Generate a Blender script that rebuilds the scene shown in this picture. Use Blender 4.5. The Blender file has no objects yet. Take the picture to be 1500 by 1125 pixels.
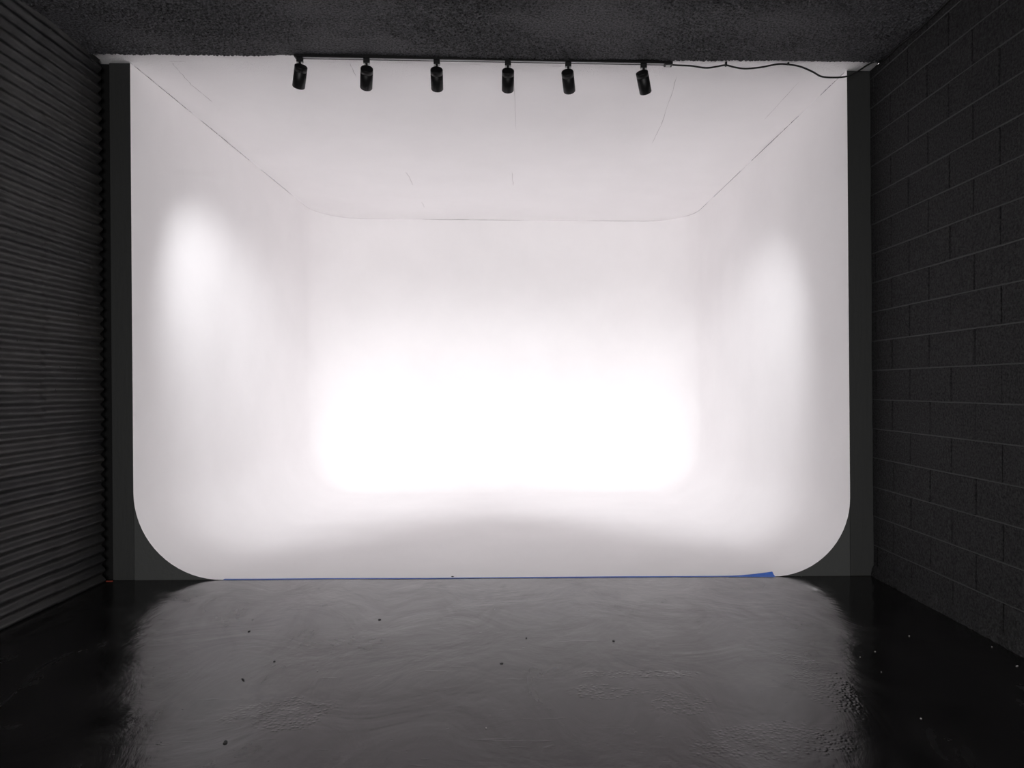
import bpy, bmesh, math, random
import numpy as np
from mathutils import Vector, Matrix

random.seed(7)
rng = np.random.default_rng(11)
S = bpy.context.scene
COL = S.collection
R = math.radians

# ------------------------------------------------------------------ camera
F_PX, PPX, PPY = 990.0, 784.0, 567.0          # focal length and principal point, in 1500x1125 pixels
YAW, CAM_H = R(1.27), 1.32
cam = bpy.data.objects.new('camera', bpy.data.cameras.new('camera'))
COL.objects.link(cam)
cam.location = (0, 0, CAM_H)
cam.rotation_euler = (R(90), 0, -YAW)
cam.data.sensor_width = 36.0
cam.data.lens = 36.0 * F_PX / 1500
cam.data.shift_x = (750 - PPX) / 1500
cam.data.shift_y = (PPY - 562.5) / 1500
cam.data.clip_start = 0.02
S.camera = cam

# ------------------------------------------------------------------ world, exposure
SPOT_W = 180.0                                 # power of one track head
SKY = 10.0                                     # sky strength, set for fill through the doorway added behind the camera
w = bpy.data.worlds.new('world'); S.world = w; w.use_nodes = True
w.node_tree.nodes['Background'].inputs[0].default_value = (1.0, 0.985, 0.985, 1)
w.node_tree.nodes['Background'].inputs[1].default_value = SKY
vs = S.view_settings
vs.view_transform = 'Standard'; vs.look = 'None'; vs.gamma = 1.0; vs.use_curve_mapping = False
vs.exposure = 0.58
S.cycles.max_bounces = 24; S.cycles.diffuse_bounces = 16; S.cycles.glossy_bounces = 6
S.cycles.sample_clamp_indirect = 6.0

# ------------------------------------------------------------------ room measures (metres)
FRONT = 4.68          # front plane of the white cove
CEIL = 3.535
WALL_R, WALL_L = 2.461, -2.789
PAINT = 4.54          # where the black ceiling paint ends
REAR = -4.2
def lean(h): return -0.0075 * (h - CAM_H)      # the whole shell leans a touch

def at_depth(u, v, Y):
    """pixel -> point on the plane y = Y"""
    a = (u - PPX) / F_PX; b = (v - PPY) / F_PX
    dx = a * math.cos(YAW) + math.sin(YAW); dy = math.cos(YAW) - a * math.sin(YAW)
    t = Y / dy
    return Vector((dx * t, Y, CAM_H - b * t))
def at_height(u, v, h):
    a = (u - PPX) / F_PX; b = (v - PPY) / F_PX
    t = (CAM_H - h) / b
    return Vector(((a * math.cos(YAW) + math.sin(YAW)) * t, (math.cos(YAW) - a * math.sin(YAW)) * t, h))

# ------------------------------------------------------------------ helpers
def tag(o, label=None, cat=None, group=None, kind=None):
    if label: o['label'] = label
    if cat: o['category'] = cat
    if group: o['group'] = group
    if kind: o['kind'] = kind
    return o
def link(name, me, mat=None, parent=None, smooth=False):
    o = bpy.data.objects.new(name, me); COL.objects.link(o)
    if mat and not me.materials: me.materials.append(mat)
    if smooth:
        for p in me.polygons: p.use_smooth = True
    if parent: o.parent = parent
    return o
def mesh(name, verts, faces):
    me = bpy.data.meshes.new(name); me.from_pydata([tuple(v) for v in verts], [], faces); me.update()
    return me
def bm_mesh(name, bm):
    bmesh.ops.recalc_face_normals(bm, faces=bm.faces)
    me = bpy.data.meshes.new(name); bm.to_mesh(me); bm.free(); return me
def empty(name, loc):
    o = bpy.data.objects.new(name, None); o.empty_display_size = .05; COL.objects.link(o); o.location = loc; return o
def box_bm(x0, x1, y0, y1, z0, z1, bev=0, seg=2):
    bm = bmesh.new(); bmesh.ops.create_cube(bm, size=1)
    for v in bm.verts:
        v.co = ((x0+x1)/2 + v.co.x*(x1-x0), (y0+y1)/2 + v.co.y*(y1-y0), (z0+z1)/2 + v.co.z*(z1-z0))
    if bev: bmesh.ops.bevel(bm, geom=bm.edges[:], offset=bev, segments=seg, affect='EDGES', profile=.6)
    return bm
def lathe(name, prof, n=40):
    """prof: (radius, z) list, spun about z"""
    v, f = [], []
    for r, z in prof:
        for k in range(n):
            a = 2*math.pi*k/n; v.append((r*math.cos(a), r*math.sin(a), z))
    for i in range(len(prof)-1):
        for k in range(n):
            k2 = (k+1) % n; f.append((i*n+k, i*n+k2, (i+1)*n+k2, (i+1)*n+k))
    f.append(tuple(range(n))[::-1]); f.append(tuple((len(prof)-1)*n+k for k in range(n)))
    me = mesh(name, v, f)
    bm = bmesh.new(); bm.from_mesh(me); bmesh.ops.recalc_face_normals(bm, faces=bm.faces); bm.to_mesh(me); bm.free()
    return me
def tube(name, pts, r, n=8, sub=6):
    """Catmull-Rom tube through pts"""
    P = [Vector(p) for p in pts]; Q = []
    for i in range(len(P)-1):
        a, b, c, d = P[max(i-1, 0)], P[i], P[i+1], P[min(i+2, len(P)-1)]
        for s in range(sub):
            t = s/sub
            Q.append(.5*((2*b) + (c-a)*t + (2*a-5*b+4*c-d)*t*t + (3*b-a-3*c+d)*t**3))
    Q.append(P[-1]); v, f = [], []
    for i, q in enumerate(Q):
        d = (Q[min(i+1, len(Q)-1)] - Q[max(i-1, 0)]).normalized()
        s = d.cross(Vector((0.12, 0.3, 1))).normalized(); u = s.cross(d)
        for k in range(n):
            a = 2*math.pi*k/n; v.append(q + r*(math.cos(a)*s + math.sin(a)*u))
    for i in range(len(Q)-1):
        for k in range(n):
            k2 = (k+1) % n; f.append((i*n+k, i*n+k2, (i+1)*n+k2, (i+1)*n+k))
    f.append(tuple(range(n))[::-1]); f.append(tuple((len(Q)-1)*n+k for k in range(n)))
    return mesh(name, v, f)

PERM = rng.permutation(4096)
GX = rng.normal(size=4096); GY = rng.normal(size=4096)
_n = np.hypot(GX, GY); GX /= _n; GY /= _n
def perlin(x, y, s=0):
    x = np.asarray(x, float) + 17.3*s; y = np.asarray(y, float) - 9.7*s
    xi = np.floor(x).astype(int); yi = np.floor(y).astype(int); xf = x-xi; yf = y-yi
    def g(i, j):
        h = PERM[(PERM[(xi+i) & 4095] + yi + j) & 4095]
        return GX[h]*(xf-i) + GY[h]*(yf-j)
    sx = xf*xf*xf*(xf*(xf*6-15)+10); sy = yf*yf*yf*(yf*(yf*6-15)+10)
    a = g(0, 0)*(1-sx) + g(1, 0)*sx; b = g(0, 1)*(1-sx) + g(1, 1)*sx
    return a*(1-sy) + b*sy
def grid_mesh(name, P):
    """P: (n, m, 3) array of points"""
    n, m = P.shape[:2]
    i = np.arange(n*m).reshape(n, m)
    f = np.stack([i[:-1, :-1], i[1:, :-1], i[1:, 1:], i[:-1, 1:]], -1).reshape(-1, 4)
    me = bpy.data.meshes.new(name)
    me.vertices.add(n*m); me.vertices.foreach_set('co', P.reshape(-1).astype(np.float32))
    me.loops.add(f.size); me.loops.foreach_set('vertex_index', f.reshape(-1).astype(np.int32))
    me.polygons.add(len(f)); me.polygons.foreach_set('loop_start', np.arange(0, f.size, 4, dtype=np.int32))
    me.polygons.foreach_set('use_smooth', np.ones(len(f), dtype=bool))
    me.update(calc_edges=True); me.validate(); return me

# ------------------------------------------------------------------ materials
class Mat:
    def __init__(s, name, col=(.5, .5, .5), rough=.5, spec=.5, metal=0):
        s.m = bpy.data.materials.new(name); s.m.use_nodes = True
        s.nt = s.m.node_tree; s.p = s.nt.nodes['Principled BSDF']
        s.p.inputs['Base Color'].default_value = (*col, 1); s.p.inputs['Roughness'].default_value = rough
        s.p.inputs['Specular IOR Level'].default_value = spec; s.p.inputs['Metallic'].default_value = metal
        s.pos = None
    def n(s, t, **kw):
        x = s.nt.nodes.new(t)
        for k, v in kw.items():
            if k in x.inputs: x.inputs[k].default_value = v
            else: setattr(x, k, v)
        return x
    def l(s, a, b): s.nt.links.new(a, b)
    def vec(s, scale=(1, 1, 1), rot=(0, 0, 0)):
        if not s.pos: s.pos = s.n('ShaderNodeNewGeometry').outputs['Position']
        m = s.n('ShaderNodeMapping'); m.inputs['Scale'].default_value = scale; m.inputs['Rotation'].default_value = rot
        s.l(s.pos, m.inputs['Vector']); return m.outputs[0]
    def noise(s, scale, detail=4, rough=.55, stretch=(1, 1, 1), rot=(0, 0, 0), dist=0):
        x = s.n('ShaderNodeTexNoise', Scale=scale, Detail=detail, Roughness=rough, Distortion=dist)
        s.l(s.vec(stretch, rot), x.inputs['Vector']); return x.outputs['Fac']
    def ramp(s, fac, a, b, ca=(0, 0, 0), cb=(1, 1, 1)):
        x = s.n('ShaderNodeValToRGB'); e = x.color_ramp.elements
        e[0].position = a; e[1].position = b; e[0].color = (*ca, 1); e[1].color = (*cb, 1)
        s.l(fac, x.inputs[0]); return x.outputs[0]
    def rng(s, fac, a, b, lo, hi):
        x = s.n('ShaderNodeMapRange'); x.inputs[1].default_value = a; x.inputs[2].default_value = b
        x.inputs[3].default_value = lo; x.inputs[4].default_value = hi; s.l(fac, x.inputs[0]); return x.outputs[0]
    def math(s, op, a, b=None):
        x = s.n('ShaderNodeMath', operation=op)
        for k, v in ((0, a), (1, b)):
            if v is None: continue
            if isinstance(v, (int, float)): x.inputs[k].default_value = v
            else: s.l(v, x.inputs[k])
        return x.outputs[0]
    def bump(s, h, strength=.5, dist=.01, prev=None):
        x = s.n('ShaderNodeBump', Strength=strength, Distance=dist); s.l(h, x.inputs['Height'])
        if prev: s.l(prev, x.inputs['Normal'])
        s.l(x.outputs[0], s.p.inputs['Normal']); return x.outputs[0]

# white cyclorama paint
def white_paint(name, col, floor_scuffs=False):
    m = Mat(name, col, .62, .3)
    n1 = m.noise(1.3, 5, .6)
    c = m.ramp(n1, .25, .75, tuple(x*.965 for x in col), tuple(min(1, x*1.02) for x in col))
    m.l(c, m.p.inputs['Base Color'])
    b = m.bump(m.noise(26, 6, .6, (1, 1, .25)), .12, .004)
    m.bump(m.noise(3.0, 3, .5), .25, .012, b)
    return m
M_CYC = white_paint('cyclorama_white', (.918, .902, .906)).m
mw = white_paint('ceiling_white', (.918, .902, .906))
# crusty front strip next to the black paint
yy = mw.n('ShaderNodeSeparateXYZ'); mw.l(mw.pos, yy.inputs[0])
edge = mw.rng(yy.outputs['Y'], 4.58, 4.95, 1, 0)
crust = mw.rng(mw.noise(110, 4, .6), .52, .75, 0, 1)
mw.bump(mw.math('MULTIPLY', edge, crust), .9, .006)
M_CEILW = mw.m
M_CRACK = Mat('crack_shadow_grey', (.11, .10, .10), .9, .1).m
M_CRACKL = Mat('hairline_grey', (.58, .56, .56), .9, .1).m

# black ceiling
mc = Mat('ceiling_black', (.019, .019, .0205), .6, .2)
mc.l(mc.ramp(mc.noise(75, 4, .65), .36, .62, (.010, .010, .011), (.098, .098, .106)), mc.p.inputs['Base Color'])
mc.bump(mc.noise(90, 4, .65), .8, .010)
M_CEILB = mc.m

# black wall paint on concrete block
mb = Mat('block_black', (.02, .02, .021), .7, .15)
g = mb.ramp(mb.noise(80, 3, .6), .34, .64, (.011, .011, .0115), (.044, .0435, .045))
mb.l(g, mb.p.inputs['Base Color'])
bb = mb.bump(mb.noise(85, 4, .7), 1.0, .018)
mb.bump(mb.rng(mb.noise(55, 4, .6), .36, .5, 0, 1), .8, .008, bb)
M_BLOCK = mb.m
mbed = Mat('bed_joint_black', (.042, .042, .043), .5, .3); mbed.bump(mbed.noise(30, 4), .3, .004); M_BED = mbed.m  # base colour raised for the light that smooth joints catch
mm = Mat('mortar_black', (.021, .021, .0215), .6, .25); mm.bump(mm.noise(60, 5), .5, .005); M_MORTAR = mm.m

# painted corrugated sheet
mt = Mat('sheet_black', (.02, .02, .021), .42, .2)
tone = mt.noise(1.6, 4, .6, (1, .35, 4))
mt.l(mt.ramp(tone, .35, .72, (.019, .019, .020), (.034, .0325, .031)), mt.p.inputs['Base Color'])
mt.l(mt.rng(mt.noise(9, 4), .3, .7, .36, .55), mt.p.inputs['Roughness'])
mt.bump(mt.noise(70, 4), .25, .003)
M_SHEET = mt.m
M_SCREW = Mat('screw_black', (.02, .02, .02), .5, .4).m

# post paint
mp = Mat('post_black', (.019, .0195, .019), .5, .25)
mp.bump(mp.noise(40, 5, .6, (1, 1, .2)), .3, .004)
M_POST = mp.m
M_GAPSHADE = Mat('gap_shade_black', (.005, .005, .005), .8, .1).m  # near-black colour stands in for shade between sheets and post
mp2 = Mat('fillet_black', (.036, .037, .036), .55, .25)
mp2.bump(mp2.noise(30, 5, .65), .45, .006)
M_FILLET = mp2.m

# sealed black concrete floor
mf = Mat('floor_concrete', (.01, .01, .01), .2, .43)
big = mf.noise(.9, 5, .6, (1, 1, 1), dist=.6)
swirl = mf.noise(2.4, 6, .62, (1, .6, 1), (0, 0, .5), dist=1.4)
mf.l(mf.ramp(swirl, .3, .75, (.005, .005, .005), (.012, .0115, .0115)), mf.p.inputs['Base Color'])
mf.l(mf.math('ADD', mf.rng(big, .3, .7, .11, .18), mf.rng(swirl, .42, .72, 0, .17)), mf.p.inputs['Roughness'])
mf.p.inputs['Specular Tint'].default_value = (1, .955, .975, 1)
b1 = mf.bump(mf.noise(1.7, 4, .55, dist=.8), .38, .02)
b2 = mf.bump(swirl, .26, .012, b1)
# trowel scratches
scr = mf.rng(mf.noise(7, 3, .5, (.6, 5, 1), (0, 0, .8), dist=.9), .67, .76, 0, 1)
b3 = mf.bump(scr, .13, .004, b2)
# blistered patches in the sealer
vor = mf.n('ShaderNodeTexVoronoi', Scale=58.0); mf.l(mf.vec((1, 1, 0)), vor.inputs['Vector'])
blist = mf.rng(vor.outputs['Distance'], .15, .6, 1, 0)
mask = mf.rng(mf.noise(2.1, 3, .6, (1, 1.5, 1)), .66, .72, 0, .6)
xyz = mf.n('ShaderNodeSeparateXYZ'); mf.l(mf.pos, xyz.inputs[0])
def patch(cx, cy, rx, ry):
    dx = mf.math('DIVIDE', mf.math('SUBTRACT', xyz.outputs[0], cx), rx)
    dy = mf.math('DIVIDE', mf.math('SUBTRACT', xyz.outputs[1], cy), ry)
    d = mf.math('ADD', mf.math('MULTIPLY', dx, dx), mf.math('MULTIPLY', dy, dy))
    d = mf.math('ADD', d, mf.rng(mf.noise(5, 3), .3, .7, -.8, .8))
    return mf.rng(d, .7, 1.1, 1, 0)
for cx, cy, rx, ry in ((.40, 2.92, .20, .07), (.66, 2.80, .14, .09), (.55, 3.10, .30, .045), (1.35, 3.0, .12, .35), (-.95, 2.75, .25, .12), (.95, 2.5, .4, .12)):
    mask = mf.math('MAXIMUM', mask, patch(cx, cy, rx, ry))
b4 = mf.bump(mf.math('MULTIPLY', blist, mask), .22, .003, b3)
# pits
pit = mf.rng(mf.noise(38, 2, .5), .74, .80, 0, -1)
mf.bump(pit, .5, .004, b4)
M_FLOOR = mf.m

M_LAMP = Mat('lamp_black', (.0045, .0045, .0048), .45, .22).m
M_LAMPM = Mat('track_black', (.005, .005, .0055), .45, .25).m
M_SLOT = Mat('track_slot_aluminium', (.2, .2, .205), .35, .5, .8).m
mclear = Mat('latch_grey_plastic', (.38, .38, .38), .3, .5); M_LATCH = mclear.m
M_CABLE = Mat('cable_black_rubber', (.006, .006, .006), .5, .25).m
M_METAL = Mat('connector_bright_metal', (.7, .7, .7), .25, .5, 1).m
mtape = Mat('tape_blue', (.035, .13, .52), .55, .3); mtape.bump(mtape.noise(90, 4), .4, .002); M_TAPE = mtape.m
M_RED = Mat('scrap_red', (.22, .035, .02), .6, .3).m
M_CHIP = Mat('chip_dark', (.01, .01, .01), .6, .3).m
M_CHIPW = Mat('chip_pale', (.22, .21, .2), .6, .3).m
ml = Mat('lamp_lens', (.9, .9, .92), .3)
ml.p.inputs['Emission Color'].default_value = (.95, .96, 1, 1); ml.p.inputs['Emission Strength'].default_value = 14
M_LENS = ml.m

# ------------------------------------------------------------------ white cove: plan path swept by a coved profile
def cove_path():
    """plan points (x, y, nx, ny, R): left front -> back -> right front, n points into the room"""
    out = []
    RL, RR, RC = .60, .545, .615
    lf, lb = Vector((-2.645, FRONT-.008)), Vector((-2.605, 8.93))
    rb, rf = Vector((2.257, 9.0)), Vector((2.298, FRONT-.008))
    def seg(a, b, n, r0, r1, t0, t1):
        d = (b-a).normalized(); nn = Vector((d.y, -d.x))
        for k in range(n):
            t = t0 + (t1-t0)*k/(n-1); p = a + (b-a)*t
            rr = r0 + (r1-r0)*k/(n-1); out.append((p.x, p.y, nn.x, nn.y, rr))
    def arc(c0, c1, c2, r0, r1, n=16):
        d1 = (c1-c0).normalized(); d2 = (c2-c1).normalized()
        ang = math.acos(max(-1, min(1, d1.dot(d2)))); tl = RC*math.tan(ang/2)
        n1 = Vector((d1.y, -d1.x)); c = c1 - d1*tl + n1*RC
        for k in range(1, n):
            a = ang*k/n; nn = Vector((n1.x*math.cos(a)+n1.y*math.sin(a), -n1.x*math.sin(a)+n1.y*math.cos(a)))
            p = c - nn*RC; out.append((p.x, p.y, nn.x, nn.y, r0+(r1-r0)*k/n))
        return tl
    tl = RC*1.0
    L1 = (lb-lf).length; L2 = (rb-lb).length; L3 = (rf-rb).length
    seg(lf, lb, 40, RL, RL, 0, 1-tl/L1)
    arc(lf, lb, rb, RL, RL)
    seg(lb, rb, 40, RL, .58, tl/L2, 1-tl/L2)
    arc(lb, rb, rf, .58, .575)
    seg(rb, rf, 40, .575, RR, tl/L3, 1)
    return out
PATH = cove_path()
NP = 18
def profile(Rr):
    pts = []
    for k in range(NP+1):
        t = k/NP*math.pi/2; pts.append((Rr*(1-math.sin(t)), Rr*(1-math.cos(t))))
    for k in range(1, 13): pts.append((0, Rr + (CEIL - Rr)*k/12))
    return pts
rows = []
for (x, y, nx, ny, rr) in PATH:
    rows.append([(x+nx*o+lean(h), y+ny*o, h+.0015) for o, h in profile(rr)])
P = np.array(rows)
sw = grid_mesh('cove', P)
bm = bmesh.new(); bm.from_mesh(sw)
# cove floor: one flat face inside the foot of the curve
bm.verts.ensure_lookup_table()
mcols = P.shape[1]; N = len(PATH)
bm.faces.new([bm.verts[i*mcols] for i in range(N)])
for f in bm.faces: f.smooth = True
cove_me = bm_mesh('cove', bm)
wall_back = link('wall_back', cove_me, M_CYC)
tag(wall_back, 'white seamless cyclorama cove with rounded corners and sweeping floor', kind='structure')

# ------------------------------------------------------------------ ceiling
bmw = box_bm(-3.0, 2.75, PAINT, 9.3, CEIL, CEIL+.06)
cw = link('ceiling_cyclorama', bm_mesh('ceiling_white', bmw), M_CEILW)
tag(cw, 'white painted ceiling above the cyclorama cove with hairline cracks', kind='structure')
# rough sprayed black ceiling, modelled relief where it shows
STEP = .0062
xs = np.arange(-2.86, 2.60, STEP); ys = np.append(np.arange(3.2, PAINT+.001, STEP), PAINT+.004)
X, Y = np.meshgrid(xs, ys, indexing='ij')
def worley(x, y, s=0):
    xi = np.floor(x).astype(int); yi = np.floor(y).astype(int)
    f1 = np.full(x.shape, 9.); f2 = f1.copy()
    for i in (-1, 0, 1):
        for j in (-1, 0, 1):
            h = PERM[(PERM[(xi+i+s*37) & 4095] + yi + j) & 4095]
            px = xi + i + (h % 64)/64; py = yi + j + (h // 64)/64
            d = np.hypot(px-x, py-y); f2 = np.minimum(np.maximum(f1, d), f2); f1 = np.minimum(f1, d)
    return f1, f2
wx = X + .016*perlin(X*22, Y*22, 5) + .006*perlin(X*70, Y*70, 6); wy = Y + .016*perlin(X*22, Y*22, 7) + .006*perlin(X*70, Y*70, 8)
f1, f2 = worley(wx*42, wy*34)
lump = np.clip((f2-f1)*2.6, 0, 1)**.6
g1, g2 = worley(wx*95, wy*80, 1)
lump2 = np.clip((g2-g1)*2.2, 0, 1)
patchy = np.clip(.75 + 1.1*perlin(X*1.3, Y*2.6, 3) + .5*perlin(X*5, Y*7, 13), .22, 1.35)
Z = CEIL - .001 - .0105*patchy*lump - .004*lump2*patchy - .003*perlin(X*5, Y*5, 4) + .002
front = np.clip((PAINT - Y)/.02, 0, 1)
Z = np.minimum(Z, CEIL-.0005)
Yj = Y + np.where(Y > PAINT-.004, .006*perlin(X*3.1, X*0+.5, 8) + .003*perlin(X*21, X*0+.2, 9), 0)
ceil_relief = grid_mesh('ceiling_black', np.stack([X, Yj, Z], -1))
ceiling = link('ceiling', ceil_relief, M_CEILB)
tag(ceiling, 'black rough sprayed ceiling in front of the cove', kind='structure')
cbk = link('ceiling_slab', bm_mesh('ceiling_slab', box_bm(-3.0, 2.75, REAR, PAINT, CEIL, CEIL+.06)), M_CEILB, ceiling)

# hairline cracks along the cove / ceiling joint
def ribbon(name, pts, wdt, mat, parent, up=(0, 0, 1)):
    v, f = [], []
    P_ = [Vector(p) for p in pts]
    for i, p in enumerate(P_):
        d = (P_[min(i+1, len(P_)-1)] - P_[max(i-1, 0)]).normalized(); s = d.cross(Vector(up)).normalized()
        ww = wdt * (.35 + .65*random.random()) * (0.2 if i in (0, len(P_)-1) else 1)
        v += [p + s*ww/2, p - s*ww/2]
    for i in range(len(P_)-1): f.append((2*i, 2*i+1, 2*i+3, 2*i+2))
    return link(name, mesh(name, v, f), mat, parent)
joint = [Vector((x+nx*.0015+lean(CEIL), y+ny*.0015, CEIL-.0015)) for (x, y, nx, ny, rr) in PATH]
# resample to ~3 cm
J = []
for a, b in zip(joint, joint[1:]):
    n = max(1, int((b-a).length/.03))
    J += [a.lerp(b, k/n) for k in range(n)]
i = 0; 
while i < len(J)-6:
    ln = random.randint(8, 40); seg = J[i:i+ln]
    pts = [p + Vector((random.uniform(-.0025, .0025), random.uniform(-.0025, .0025), 0)) for p in seg]
    near = (seg[0].y < 6.2 and seg[0].x < 0)
    up = (0, 0, 1)
    if len(pts) > 2: ribbon('crack', pts, .006 if near else .0055, M_CRACK if (near or random.random() < .5) else M_CRACKL, cw, up)
    i += ln + random.randint(1, 8 if near else 16)
def ceil_line(px, wdt, mat=M_CRACKL, n=8):
    A = [at_height(u, v, CEIL-.0015) for u, v in px]; pts = []
    for a, b in zip(A, A[1:]):
        pts += [a.lerp(b, k/n) + Vector((random.uniform(-.004, .004), random.uniform(-.004, .004), 0)) for k in range(n)]
    ribbon('crack', pts+[A[-1]], wdt, mat, cw)
ceil_line([(594, 252), (600, 260), (605, 271)], .006)
ceil_line([(618, 296), (622, 304)], .008)
ceil_line([(750, 252), (752, 272)], .005)
ceil_line([(512, 92), (522, 113)], .005)
ceil_line([(252, 92), (262, 104), (280, 124), (312, 150)], .005)
ceil_line([(992, 112), (970, 180), (955, 210)], .005)
ceil_line([(1240, 112), (1212, 138)], .006)
ceil_line([(1170, 120), (1120, 175)], .004)
ceil_line([(248, 90), (272, 90)], .007)
ceil_line([(752, 100), (756, 190)], .003)

# ------------------------------------------------------------------ floor
fl = link('floor', mesh('floor', [(-3.0, REAR-4, 0), (2.75, REAR-4, 0), (2.75, 9.3, 0), (-3.0, 9.3, 0)], [(0, 1, 2, 3)]), M_FLOOR)
tag(fl, 'glossy black sealed concrete floor with scuffs and blisters', kind='structure')

# ------------------------------------------------------------------ posts and fillets beside the cove opening
def post(name, xo, xi, label):
    bmx = box_bm(min(xo, xi), max(xo, xi), FRONT-.004, FRONT+.045, 0, CEIL-.002, .002, 1)
    for v in bmx.verts: v.co.x += lean(v.co.z)
    o = link(name, bm_mesh(name, bmx), M_POST); return tag(o, label, kind='structure')
def fillet(parent, xe, Rr, sgn):
    """plywood web closing the space under the cove curve; xe = cove edge at the front"""
    pr = [(xe + sgn*.002, 0.002)]
    arc = [(xe + sgn*Rr*(1-math.sin(t)), Rr*(1-math.cos(t))) for t in [k/24*math.pi/2 for k in range(25)]]
    # arc: from (xe+sgn*R, 0) to (xe, R)
    ring = [(xe, 0.0)] + arc
    v = [(x+lean(h), FRONT-.001, max(h, .0)) for x, h in ring] + [(x+lean(h), FRONT+.03, max(h, 0)) for x, h in ring]
    n = len(ring); f = [tuple(range(n)), tuple(range(2*n-1, n-1, -1))] + [(i, (i+1) % n, n+(i+1) % n, n+i) for i in range(n)]
    bmx = bmesh.new(); me = mesh('fillet_panel', v, f); bmx.from_mesh(me)
    return link('fillet_panel', bm_mesh('fillet_panel', bmx), M_FILLET, parent)
xl, xr = PATH[0][0], PATH[-1][0]
t1 = post('trim_1', WALL_L, xl-.001, 'black post between corrugated wall and white cove')
t2 = post('trim_2', xr+.001, WALL_R+.02, 'black post between block wall and white cove')
for t_, x0, x1 in ((t1, WALL_L-.24, xl-.004), (t2, xr+.004, WALL_R+.19)):     # panels added behind the posts to stop light leaking past
    bq = box_bm(x0, x1, FRONT+.0455, FRONT+.08, 0, CEIL-.001)
    for v in bq.verts: v.co.x += lean(v.co.z)
    link('leak_panel', bm_mesh('leak_panel', bq), M_POST, t_)
bq = box_bm(WALL_L-.24, WALL_L-.0005, FRONT+.018, FRONT+.045, 0, CEIL-.001)  # added dark strip, its colour gives the shade of the gap
for v in bq.verts: v.co.x += lean(v.co.z)
link('gap_shade', bm_mesh('gap_shade', bq), M_GAPSHADE, t1)
fillet(t1, xl, PATH[0][4], 1); fillet(t2, xr, PATH[-1][4], -1)

# ------------------------------------------------------------------ right wall: concrete blocks
wr_bm = box_bm(WALL_R+.032, WALL_R+.2, REAR, FRONT+.1, 0, CEIL)
for v in wr_bm.verts: v.co.x += lean(v.co.z)
wall_right = link('wall_right', bm_mesh('wall_right', wr_bm), M_MORTAR)
tag(wall_right, 'black painted concrete block wall', kind='structure')
CH, BL, JT = .2032, .4064, .008
cache = {}
for c in range(18):                                  # bed joints: nearly flush, trowelled smooth
    zb = .014 + c*CH
    n = 60; yv = np.linspace(-1.75, FRONT-.01, n); prof = [(.032, -.0044), (.0006, -.0032), (-.0002, .0), (.0008, .0032), (.032, .0044)]
    PP = np.array([[(WALL_R + lean(zb) + px + .0006*float(perlin(y*3, c*.7)), y, zb + pz + .0012*float(perlin(y*2, c*1.3+.5, 2))) for px, pz in prof] for y in yv])
    link('mortar_bed', grid_mesh('mortar_bed', PP), M_BED, wall_right)
def block_mesh(ln, h, var):
    key = (round(ln, 3), round(h, 3), var)
    if key not in cache:
        rr = random.Random(hash(key))
        bmx = box_bm(0, .04, -ln/2, ln/2, 0, h)
        for v in bmx.verts:
            v.co.y += rr.uniform(-.002, .002); v.co.z += rr.uniform(-.0018, .0018)
            if v.co.x < .01: v.co.x += rr.uniform(-.0012, .0012)
        fr = [e for e in bmx.edges if all(v.co.x < .01 for v in e.verts)]
        bmesh.ops.bevel(bmx, geom=fr, offset=.0028, segments=2, affect='EDGES', profile=.6)
        me = bm_mesh('block', bmx); me.materials.append(M_BLOCK); cache[key] = me
    return cache[key]
BASE = .014
for c in range(18):
    z0 = BASE + c*CH; z1 = min(z0+CH, CEIL-.001); h = z1-z0-JT
    if h < .02: continue
    off = 4.215 + (0 if c % 2 == 0 else .2032)
    k = 2
    while True:
        ya, yb = off + (k-1)*BL, off + k*BL         # joints at ya and yb
        k -= 1
        if yb < -1.75: break
        yb2 = min(yb, FRONT-.006+JT/2)
        ln = yb2 - ya - JT - .003
        if ln < .03: continue
        me = block_mesh(ln, h, random.randint(0, 2))
        o = link('block', me, None, wall_right)
        zc = (z0+z1)/2
        o.location = (WALL_R + lean(zc) + random.uniform(-.0018, .0018), (ya+yb2)/2, z0+JT/2)
        o.rotation_euler = (random.uniform(-.002, .002), random.uniform(-.004, .004), random.uniform(-.004, .004))
# crumbly mortar toe along the foot of the block wall
ys = np.arange(-1.0, FRONT-.01, .012); ts = np.linspace(0, 1, 12)
Yg, Tg = np.meshgrid(ys, ts, indexing='ij')
topz = .075 + .018*perlin(Yg*3, Yg*0+.3, 1) + .03*perlin(Yg*14, Tg*2, 2)
out = .016 + .009*perlin(Yg*5, Yg*0+.7, 3)
Zt = topz*Tg; Xt = WALL_R + lean(0) + .006 - (out+.006)*(1-Tg**2.2) + .010*perlin(Yg*30, Tg*5, 4)*(1-Tg*.7) + .002*perlin(Yg*90, Tg*14, 5)
toe = grid_mesh('mortar_toe', np.stack([Xt, Yg, Zt], -1))
bs = link('baseboard_right', toe, M_BLOCK)
tag(bs, 'crumbly black mortar skirt at the foot of the block wall', kind='structure')

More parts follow.
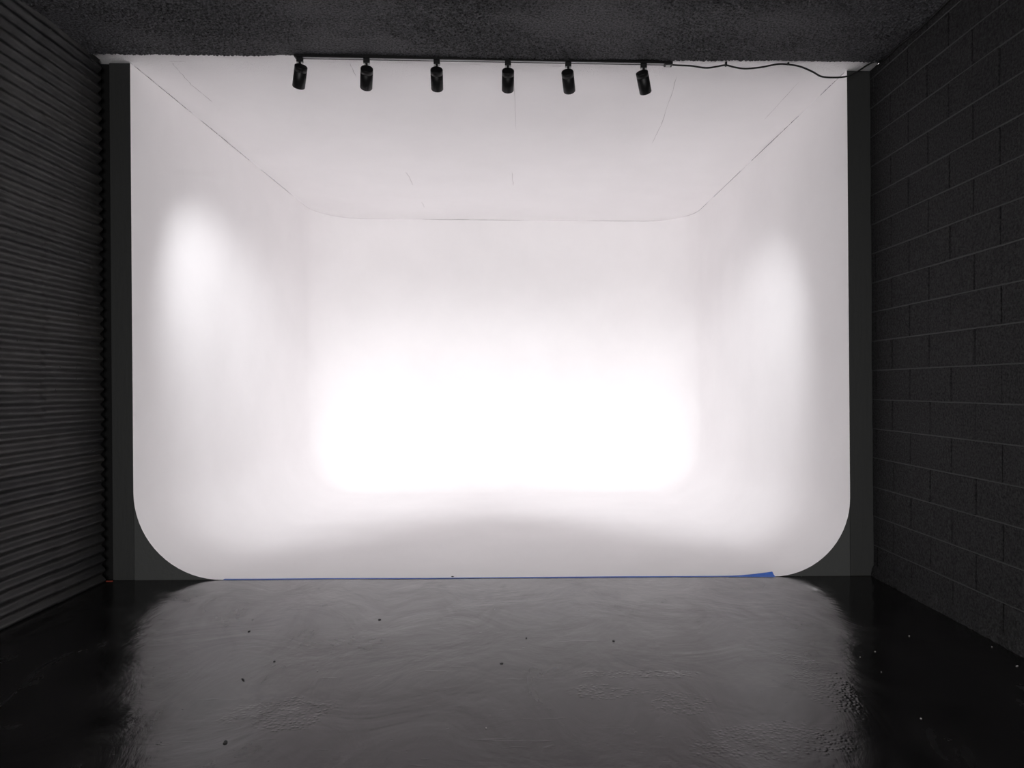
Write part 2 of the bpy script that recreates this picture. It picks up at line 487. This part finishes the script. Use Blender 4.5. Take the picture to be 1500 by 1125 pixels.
# ------------------------------------------------------------------ left wall: corrugated sheets
wl_bm = box_bm(WALL_L-.25, WALL_L-.068, REAR, FRONT+.1, 0, CEIL)
for v in wl_bm.verts: v.co.x += lean(v.co.z)
wall_left = link('wall_left', bm_mesh('wall_left', wl_bm), M_MORTAR)
tag(wall_left, 'black painted corrugated metal wall', kind='structure')
PITCH, AMP = .0678, .0125
laps = [-.14, .45, 1.05, 1.65, 2.25, 2.85, 3.45, 3.60]
screw_me = lathe('screw', [(.0055, 0), (.0055, .002), (.0035, .0042), (.001, .0045)], 10); screw_me.materials.append(M_SCREW)
for r in range(7):
    za, zb = max(laps[r]-.01, .004), min(laps[r+1]+PITCH*.9, CEIL-.003)
    seam = 4.12 + random.uniform(-.06, .06)
    spans = [(seam, FRONT-.045), (1.35+random.uniform(-.3, .3), seam+.05), (-1.6, 1.45)]
    for q, (ya, yb) in enumerate(spans):
        nz = max(4, int((zb-za)/PITCH*12)); ny = int((yb-ya)/(.022 if q < 2 else .08))+2
        zz = np.linspace(za, zb, nz); yv = np.linspace(ya, yb, ny)
        Yv, Zv = np.meshgrid(yv, zz, indexing='ij')
        sd = r*7 + q*3
        wob = .010*perlin(Yv*1.3, Zv*.8, sd)*.6 + .0022*perlin(Yv*6, Zv*5, sd+1)
        tilt = .004*(1 - (Zv-za)/(zb-za))              # the lower edge laps over the sheet below
        crush = np.clip(perlin(Yv*4.5, Zv*9, sd+2)-.32, 0, 1)*1.6
        ph = 2*math.pi*(Zv/PITCH) + .25*perlin(Yv*1.1, Zv*1.5, sd+3)
        prof = np.sin(ph)
        Xs = WALL_L - .030 - AMP + AMP*prof*(1-.6*np.clip(crush, 0, 1)) - .007*crush + tilt*1.2 + .0025*(1-q) + wob*.35 + lean(Zv)
        Zs = Zv + .003*perlin(Yv*1.7, Zv*0+r, sd+4)
        me = grid_mesh('corrugated_sheet', np.stack([Xs, Yv, np.clip(Zs, .003, CEIL-.002)], -1))
        o = link('corrugated_sheet', me, M_SHEET, wall_left)
        if q < 2:
            for k in range(5 if q == 0 else 9):
                ii = random.randint(2, ny-3); jj = random.randint(2, nz-3)
                jj = int(round((round((zz[jj]/PITCH-.25))+.25)*PITCH/((zb-za)/(nz-1)) - za/((zb-za)/(nz-1))))
                if not 1 < jj < nz-2: continue
                s = link('screw', screw_me, None, o)
                s.location = (Xs[ii, jj]-.0005, Yv[ii, jj], Zs[ii, jj]); s.rotation_euler = (0, R(90), 0)

# ------------------------------------------------------------------ rear of the room (behind the camera): doorway added to let in fill light
def wall_piece(x0, x1, z0, z1):
    return box_bm(x0, x1, REAR-.15, REAR, z0, z1)
DX0, DX1, DH = -2.0, 1.9, 2.9
bm_r = bmesh.new()
for a in ((-3.0, DX0, 0, CEIL), (DX1, 2.75, 0, CEIL), (DX0, DX1, DH, CEIL)):
    b = wall_piece(*a); me_ = bm_mesh('p', b); bm_r.from_mesh(me_)
wall_rear = link('wall_rear', bm_mesh('wall_rear', bm_r), M_MORTAR)
tag(wall_rear, 'black rear wall with a doorway added for fill light', kind='structure')
po = bpy.data.lights.new('fill_opening_portal', 'AREA'); po.shape = 'RECTANGLE'; po.size = DX1-DX0; po.size_y = DH; po.cycles.is_portal = True
pob = bpy.data.objects.new('fill_opening_portal', po); COL.objects.link(pob)
pob.location = ((DX0+DX1)/2, REAR-.16, DH/2); pob.rotation_euler = (R(90), 0, 0)

# ------------------------------------------------------------------ lighting track
TA, TB = at_depth(433, 80, 4.537), at_depth(982, 90, 4.575)
TA.z = TB.z = CEIL
tdir = Vector((TB.x-TA.x, TB.y-TA.y, 0)); TL = tdir.length; tang = math.atan2(tdir.y, tdir.x)
track = empty('lighting_track', TA); track.rotation_euler = (0, 0, tang)
tag(track, 'long black lighting track screwed to the ceiling above the cove opening', 'lighting track')
TW, TH = .036, .021
# U channel: back plate, two side walls with inner lips
link('back_plate', bm_mesh('back_plate', box_bm(0, TL, -TW/2, TW/2, -.005, 0)), M_LAMPM, track)
for s, nm in ((-1, 'front_rail'), (1, 'rear_rail')):
    y0, y1 = sorted((s*TW/2, s*(TW/2-.010)))
    link(nm, bm_mesh(nm, box_bm(0, TL, y0, y1, -TH, -.005, .0008, 1)), M_LAMP, track)
tag(link('slot', bm_mesh('slot', box_bm(.02, TL-.04, -TW/2+.011, TW/2-.011, -.0200, -.0055)), M_SLOT, track), 'pale metal slot of the track')
link('end_cap', bm_mesh('end_cap', box_bm(-.006, .010, -TW/2-.001, TW/2+.001, -TH, -.0005, .002, 2)), M_LAMPM, track)
feed = link('feed_box', bm_mesh('feed_box', box_bm(TL-.042, TL+.012, -TW/2-.004, TW/2+.004, -.030, -.0005, .002, 2)), M_LAMPM, track)
link('latch', bm_mesh('latch', box_bm(TL-.030, TL-.002, -.012, .012, -.036, -.029, .001, 1)), M_LATCH, feed)

# ------------------------------------------------------------------ track heads
# u of the adapter, yaw (right +) and pitch (down +) of the head in degrees, beam
LAMPS = [(440.5, -27, 44), (537.5, -15, 34), (640, -5, 34), (744, -2, 35), (832.5, 11, 34), (943.5, 25, 43)]
LLAB = ['black cylinder spotlight at the closed end of the track, swung hard toward the corrugated wall',
        'black cylinder spotlight second from the closed end of the track, turned slightly toward corrugated wall',
        'black cylinder spotlight third from the closed end of the track, hanging nearly straight',
        'black cylinder spotlight third from the cable end of the track, hanging nearly straight',
        'black cylinder spotlight second from the cable end of the track, turned slightly toward block wall',
        'black cylinder spotlight nearest the cable end of the track, swung toward the block wall']
HR, HL = .0410, .142
head_prof = [(.030, 0), (HR-.004, 0), (HR-.001, .0015), (HR, .005), (HR, .0295), (HR-.0012, .030), (HR-.0012, .0315), (HR, .032),
             (HR, HL-.003), (HR-.002, HL), (HR-.005, HL), (HR-.006, HL-.018), (HR-.0065, HL-.022), (.001, HL-.022)]
head_me = lathe('head', head_prof, 48); head_me.materials.append(M_LAMP)
cap_me = lathe('rear_cap', [(.001, -.0012), (HR-.008, -.0012), (HR-.006, 0), (HR-.006, .001)], 48); cap_me.materials.append(M_LAMPM)
lens_me = lathe('lens', [(.001, HL-.0215), (HR-.008, HL-.0215), (HR-.009, HL-.0175), (.001, HL-.0165)], 40); lens_me.materials.append(M_LENS)
adp_me = bm_mesh('adapter', box_bm(-.0205, .0205, -.013, .013, -.050, -.0216, .002, 2)); adp_me.materials.append(M_LAMPM)
lat_me = bm_mesh('latch', box_bm(-.006, .006, -.007, .007, -.058, -.0495, .0015, 2)); lat_me.materials.append(M_LATCH)
stem_me = lathe('stem', [(.0065, -.102), (.0065, -.0605), (.0085, -.059), (.0085, -.049)], 16); stem_me.materials.append(M_LAMPM)
for i, (u, yaw, pitch) in enumerate(LAMPS):
    p0 = at_depth(u, 90, 4.555); fr = (p0.x - TA.x)/tdir.x
    base = Vector((p0.x, TA.y + tdir.y*fr, CEIL))
    L = empty('track_spotlight', base); L.rotation_euler = (0, 0, tang)
    tag(L, LLAB[i], 'spotlight', 'spotlights along the ceiling track')
    link('adapter', adp_me, None, L)
    for s in (-1, 1):
        o = link('latch', lat_me, None, L); o.location = (s*.0145, 0, 0)
    link('stem', stem_me, None, L, True)
    y, p = R(yaw), R(pitch)
    d = Vector((math.sin(y)*math.cos(p), math.cos(y)*math.cos(p), -math.sin(p)))
    q = d.to_track_quat('Z', 'Y')
    # head hangs so that the stem enters its upper side close to the rear
    upv = (Vector((0, 0, 1)) - d*d.z).normalized()
    joint_pt = Vector((0, 0, -.088))
    rear = joint_pt - upv*(HR-.001) - d*.030
    hd = link('head', head_me, None, L, True)
    qq = Matrix.Rotation(-tang, 3, 'Z').to_quaternion() @ q
    hd.rotation_mode = 'QUATERNION'; hd.rotation_quaternion = qq
    hd.location = Matrix.Rotation(-tang, 3, 'Z') @ rear
    link('rear_cap', cap_me, None, hd); link('lens', lens_me, None, hd)
    # the lamp's own light, in the mouth of the head
    ld = bpy.data.lights.new('spot_beam', 'SPOT')
    ld.energy = SPOT_W * (.54, .34, .33, .36, .45, .64)[i]
    ld.color = (.97, .975, 1.0); ld.spot_size = R((72, 60, 60, 60, 60, 68)[i]); ld.spot_blend = 1.0; ld.shadow_soft_size = .03
    lo = bpy.data.objects.new('spot_beam', ld); COL.objects.link(lo); lo.parent = hd
    lo.location = (0, 0, HL+.012); lo.rotation_euler = (R(180), 0, 0)

# ------------------------------------------------------------------ power cable
cp = [(979, 94, 4.575), (990, 95.5, 4.575), (1012, 96.5, 4.575), (1034, 99.5, 4.575), (1050, 97.5, 4.575), (1063, 95.5, 4.575), (1076, 98.5, 4.575),
      (1092, 100.6, 4.575), (1115, 98.5, 4.575), (1138, 93.5, 4.575), (1154, 92.5, 4.575), (1172, 97.5, 4.575), (1190, 105, 4.575), (1203, 112, 4.57),
      (1220, 113.6, 4.57), (1240, 112, 4.56), (1254, 106, 4.55), (1268, 97, 4.54), (1279, 89.5, 4.53)]
pts = [at_depth(*c) for c in cp]
pts += [Vector((2.425, 4.50, CEIL-.018)), Vector((2.43, 4.42, CEIL-.030)), Vector((2.43, 4.28, CEIL-.022)), Vector((2.43, 4.1, CEIL-.035)), Vector((2.43, 3.7, CEIL-.02)), Vector((2.43, 3.0, CEIL-.03))]
for p in pts: p.z = min(p.z, CEIL-.012)
cable = empty('power_cable', pts[0])
tag(cable, 'thin black power cable sagging between clips from the track to the block wall', 'cable')
def rel(me, off):
    for v in me.vertices: v.co -= off
    return me
link('cord', rel(tube('cord', pts, .0058), pts[0]), M_CABLE, cable, True)
for (u, v0, v1) in ((1063.5, 90, 97), (1154.5, 88.5, 95)):
    a = at_depth(u, v1, 4.573)
    bmx = box_bm(-.006, .006, -.008, .010, a.z-CEIL, -.0003, .0015, 1)
    me = bm_mesh('clip', bmx); o = link('clip', me, M_CABLE, cable); o.location = Vector((a.x, a.y, CEIL)) - pts[0]
cpos = [pts[18], pts[18].lerp(pts[19], .5), pts[19]]
co = link('connector', rel(tube('connector', [at_depth(1281, 89.5, 4.53), at_depth(1284.5, 90.5, 4.51), at_depth(1287.5, 94, 4.49)], .0085, 10), pts[0]), M_METAL, cable, True)
co['label'] = 'bright metal connector'

# ------------------------------------------------------------------ blue masking tape on the front edge of the cove floor
xa, xb = at_depth(328, 847, FRONT).x, at_depth(1134, 845, FRONT).x
n = 90; v, f = [], []
for k in range(n+1):
    t = k/n; x = xa + (xb-xa)*t
    wv = .006*float(perlin(x*1.7, .3, 2)) ; e1 = .003*float(perlin(x*9, .8, 3))
    wide = .020 + .010*float(perlin(x*1.1, .1, 4))
    if t > .93: wide += (t-.93)/.07*.03
    y0 = FRONT - .013 + wv; lift = max(0, (t-.90)/.10)**2*.02
    ex = .012*max(0, (t-.9)/.1)
    zz = .0022
    v += [(x, y0 - ex + e1, zz), (x, y0 + wide*.5, zz + lift*.35 + .0006), (x, y0 + wide, zz + lift + .0004)]
for k in range(n):
    a = 3*k; f += [(a, a+3, a+4, a+1), (a+1, a+4, a+5, a+2)]
me = mesh('masking_tape', v, f)
tp = link('masking_tape', me, M_TAPE)
so = tp.modifiers.new('thickness', 'SOLIDIFY'); so.thickness = .0006; so.offset = 0
tag(tp, 'strip of blue masking tape along the front edge of the white cove floor', 'tape')

# ------------------------------------------------------------------ litter on the floor
def chip(u, v_, sx, sy, rz, mat, label, name='paint_chip', group='paint chips scattered on the floor'):
    p = at_height(u, v_, .0)
    rr = random.Random(int(u*7+v_)); n = 9
    ring = [(math.cos(2*math.pi*k/n)*sx*rr.uniform(.6, 1), math.sin(2*math.pi*k/n)*sy*rr.uniform(.6, 1)) for k in range(n)]
    vv = [(x, y, 0.0002) for x, y in ring] + [(x*.85, y*.85, .003 + .0015*rr.random()) for x, y in ring]
    ff = [tuple(range(n))[::-1], tuple(range(n, 2*n))] + [(k, (k+1) % n, n+(k+1) % n, n+k) for k in range(n)]
    o = link(name, mesh(name, vv, ff), mat); o.location = p; o.rotation_euler = (0, 0, rz)
    return tag(o, label, 'chip', group)
DK = 'small dark paint chip lying on the glossy floor'; PL = 'tiny pale speck of plaster lying on the glossy floor'
for (u, v_, sx, sy, rz) in ((330, 1088, .010, .018, .5), (402, 969, .006, .008, 0), (356, 996, .004, .022, .7), (735, 972, .012, .006, .2), (899, 939, .008, .007, 0),
                            (556, 908, .010, .008, .3), (771, 935, .006, .005, 0), (663, 845, .012, .012, 0), (1238, 1041, .006, .005, 0), (365, 925, .01, .006, 1)):
    chip(u, v_, sx, sy, rz, M_CHIP, DK, group='dark chips on the floor')
for (u, v_, sx, sy, rz) in ((1282, 955, .010, .004, .2), (1260, 963, .006, .005, 0), (1291, 985, .004, .006, 0), (1332, 932, .008, .004, 0), (1349, 1053, .006, .008, .4),
                            (1490, 976, .014, .004, .1), (465, 983, .004, .004, 0), (202, 928, .005, .004, 0), (1453, 948, .006, .004, 0), (712, 1067, .004, .004, 0)):
    chip(u, v_, sx*.6, sy*.6, rz, M_CHIPW, PL, 'plaster_speck', 'pale specks on the floor')
p = at_height(163, 850.5, 0)
o = link('red_scrap', bm_mesh('red_scrap', box_bm(-.022, .022, -.006, .006, .0003, .004, .001, 1)), M_RED); o.location = (p.x, 4.655, 0)
tag(o, 'thin red scrap at the foot of the post beside the corrugated wall', 'scrap')
